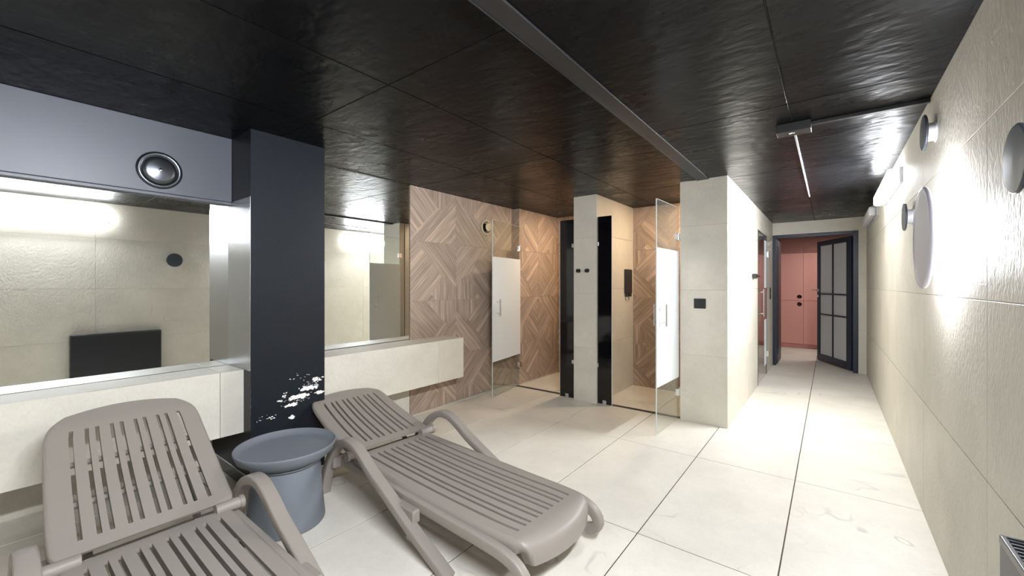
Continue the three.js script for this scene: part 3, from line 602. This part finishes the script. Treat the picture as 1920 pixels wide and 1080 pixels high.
function lounger(label, position, turn, backAngle) {
  const t = thing('sun_lounger', label, 'sun lounger', position, turn, 'taupe plastic sun loungers');
  const HALF = 0.262, DROP = 0.07, SEAT_Y = 0.262, END = 1.26, ROLL = 0.062;
  // ---- seat: local x along, hinge at x = 0
  const seatMap = (s, w, d) => {
    let cx, cy, tx, ty;
    if (s <= END) { cx = s; cy = SEAT_Y - 0.012 * (s / END) - 0.012 * Math.sin(Math.PI * Math.min(1, s / END)); tx = 1; ty = 0; }
    else { const a = Math.min((s - END) / ROLL, 1.45), extra = Math.max(0, s - END - 1.45 * ROLL); cx = END + ROLL * Math.sin(a) + extra * Math.cos(a); cy = SEAT_Y - 0.012 - ROLL * (1 - Math.cos(a)) - extra * Math.sin(a); tx = Math.cos(a); ty = -Math.sin(a); }
    const e = Math.max(0, (s - 1.06) / 0.34), f = Math.max(0, (0.05 - s) / 0.05);
    const half = HALF * (1 - 0.03 * s / END) * Math.pow(Math.max(0.02, 1 - Math.pow(Math.min(1, e), 2.6) * 0.24), 1) * (1 - 0.06 * f * f);
    const k = half / HALF; let z = w * k, down = 0; const aw = Math.abs(w);
    if (aw > HALF) { const q = aw - HALF, r = 0.022; const a = Math.min(q / r, Math.PI / 2); z = Math.sign(w) * (half + r * Math.sin(a) * 0.9); down = r * (1 - Math.cos(a)) + Math.max(0, q - r * Math.PI / 2); }
    const nx = -ty, ny = tx; const off = -down - d;
    const bow = s > END ? 0.035 * (1 - (w / HALF) ** 2) * Math.min(1, (s - END) / ROLL) * (aw > HALF ? 0 : 1) : 0;
    let zz = z; if (aw > HALF) zz -= Math.sign(w) * d; 
    return [cx + nx * off * (s > END ? 1 : 1) + bow, cy + ny * (aw > HALF ? -down - d * 0.2 : off), zz];
  };
  const ws = across(HALF, DROP), ss = [0, 0.012, 0.03, 0.055]; const S0 = ss.length - 1;
  for (let k = 1; k <= 22; k++) ss.push(0.055 + (1.225 - 0.055) * k / 22); const S1 = ss.length - 1;
  for (const s of [1.235, 1.248, 1.26, 1.272, 1.284, 1.296, 1.308, 1.32, 1.332, 1.35, 1.38, 1.40]) ss.push(s);
  const w0 = 8, isSlot = (j) => j >= w0 && j < w0 + 20 && (j - w0) % 2 === 0, isSlat = (j) => j > w0 && j < w0 + 19 && (j - w0) % 2 === 1;
  const inS = (i) => i >= S0 && i < S1;
  const seat = obj('seat', gridSlab(ss, ws, (i, j) => !(inS(i) && (isSlot(j) || isSlat(j))), seatMap, 0.016), M.taupe, t);
  for (let k = 0; k < 9; k++) { const j = w0 + 1 + 2 * k; obj('slat', gridSlab(ss.slice(S0, S1 + 1), [ws[j], ws[j + 1]], () => true, seatMap, 0.036), M.taupe, seat); }
  for (const x of [0.25, 0.62, 0.98]) obj('cross_rib', box(x - 0.012, x + 0.012, SEAT_Y - 0.07, SEAT_Y - 0.048, -0.25, 0.25), M.taupe, seat);
  // ---- backrest: hinged at x = 0, rises towards -x
  const BL = 0.68, BH = 0.283, BD = 0.03, HY = 0.285, ca = Math.cos(backAngle), sa = Math.sin(backAngle);
  const backMap = (s, w, d) => {
    const e = Math.max(0, (s - (BL - 0.16)) / 0.16), f = Math.max(0, (0.05 - s) / 0.05), aw = Math.abs(w);
    const half = BH * (1 - 0.09 * Math.pow(s / BL, 1.5)) * (1 - 0.24 * Math.pow(e, 3)) * (1 - 0.05 * f * f);
    let z = w * half / BH, down = 0; if (aw > BH) { const q = aw - BH, r = 0.014, a = Math.min(q / r, Math.PI / 2); z = Math.sign(w) * (half + r * Math.sin(a)); down = r * (1 - Math.cos(a)) + Math.max(0, q - r * Math.PI / 2); z -= Math.sign(w) * d; }
    const crown = 0.03 * e * e * (1 - (Math.min(1, aw / BH)) ** 2), curve = 0.018 * Math.sin(Math.PI * s / BL);
    const u = s + crown + 0.012, n = -down - (aw > BH ? 0.2 * d : d) - curve - 0.03 * Math.max(0, e - 0.6);
    return [-u * ca + n * sa, HY + u * sa + n * ca, z];
  };
  const wb = across(BH, BD), sb = [0, 0.012, 0.024, 0.04, 0.055]; const B0 = sb.length - 1;
  for (let k = 1; k <= 14; k++) sb.push(0.055 + (0.585 - 0.055) * k / 14); const B1 = sb.length - 1;
  for (const s of [0.597, 0.607, 0.62, 0.635, 0.65, 0.66, 0.67, 0.68]) sb.push(s);
  const inB = (i) => i >= B0 && i < B1;
  const back = obj('backrest', gridSlab(sb, wb, (i, j) => !(inB(i) && (isSlot(j) || isSlat(j))), backMap, 0.014), M.taupe, t);
  for (let k = 0; k < 9; k++) { const j = w0 + 1 + 2 * k; obj('slat', gridSlab(sb.slice(B0, B1 + 1), [wb[j], wb[j + 1]], () => true, backMap, 0.024), M.taupe, back); }
  for (const s of [0.24, 0.44]) { const a = backMap(s, 0, 0.04); const g = box(-0.010, 0.010, -0.008, 0.008, -0.24, 0.24); g.rotateZ(-backAngle); g.translate(...a); obj('cross_rib', g, M.taupe, back); }
  // ---- arms with legs, rails, hinges, stay
  for (const s of [-1, 1]) {
    obj('armrest', sweep([[-0.22, 0.004], [-0.185, 0.12], [-0.115, 0.26], [-0.03, 0.345], [0.07, 0.385], [0.15, 0.382], [0.23, 0.347], [0.33, 0.288], [0.49, 0.213], [0.69, 0.118], [0.955, 0.004]], 0.060, 0.044, 0.008, 72, s * 0.352), M.taupe, t);
    obj('side_rail', sweep([[-0.14, 0.215], [0.1, 0.21], [0.5, 0.205], [0.9, 0.20], [1.14, 0.198], [1.24, 0.19], [1.31, 0.162], [1.338, 0.12], [1.32, 0.082], [1.27, 0.062]], 0.040, 0.052, 0.008, 72, s * 0.290), M.taupe, t);
    obj('bracket', rbox(0.47, 0.69, 0.135, 0.20, s * 0.33 - 0.025, s * 0.33 + 0.02, 0.01), M.taupe, t);
    obj('bracket', rbox(-0.16, -0.10, 0.18, 0.25, s * 0.325 - 0.04, s * 0.325 + 0.03, 0.008), M.taupe, t);
    obj('hinge', [moved(cyl(0.026, 0.11, 'z', 28), -0.002, HY - 0.016, s * 0.268), moved(cyl(0.030, 0.018, 'z', 28), -0.002, HY - 0.016, s * 0.318)], M.taupe, t);
  }
  const top = backMap(0.34, 0, 0.03);
  for (const z of [-0.18, 0.18]) obj('stay', sweep([[-0.12, 0.20], [top[0], top[1]]], 0.03, 0.02, 0.005, 4, z), M.taupe, t);
  obj('stretcher', box(-0.14, -0.11, 0.18, 0.21, -0.30, 0.30), M.taupe, t);
  obj('stretcher', box(0.53, 0.57, 0.14, 0.17, -0.31, 0.31), M.taupe, t);
  return t;
}
lounger('taupe slatted sun lounger with steeply raised backrest in front of the long low ledge', [-2.215, 0, -0.455], 0, 37 * Math.PI / 180);
lounger('taupe slatted sun lounger with gently raised backrest beside the black pillar', [-2.265, 0, -1.675], -3 * Math.PI / 180, 17 * Math.PI / 180);

// ---------------------------------------------------------------- side table
{
  const t = thing('side_table', 'round blue grey plastic side table with rimmed top between the loungers', 'side table', [-2.365, 0, -1.045]);
  obj('base', lathe([[0, 0], [0.186, 0], [0.192, 0.004], [0.194, 0.012], [0.180, 0.15], [0.168, 0.345], [0.150, 0.345], [0, 0.345]], 80), M.slate, t);
  obj('tray_top', lathe([[0, 0.345], [0.165, 0.345], [0.20, 0.352], [0.236, 0.380], [0.249, 0.413], [0.250, 0.424], [0.247, 0.428], [0.242, 0.425], [0.228, 0.404], [0.200, 0.397], [0, 0.397]], 96), M.slate, t);
  obj('collar', lathe([[0.150, 0.325], [0.174, 0.325], [0.176, 0.338], [0.160, 0.350]], 64), M.slate, t);
}
renderer.render(scene, camera);
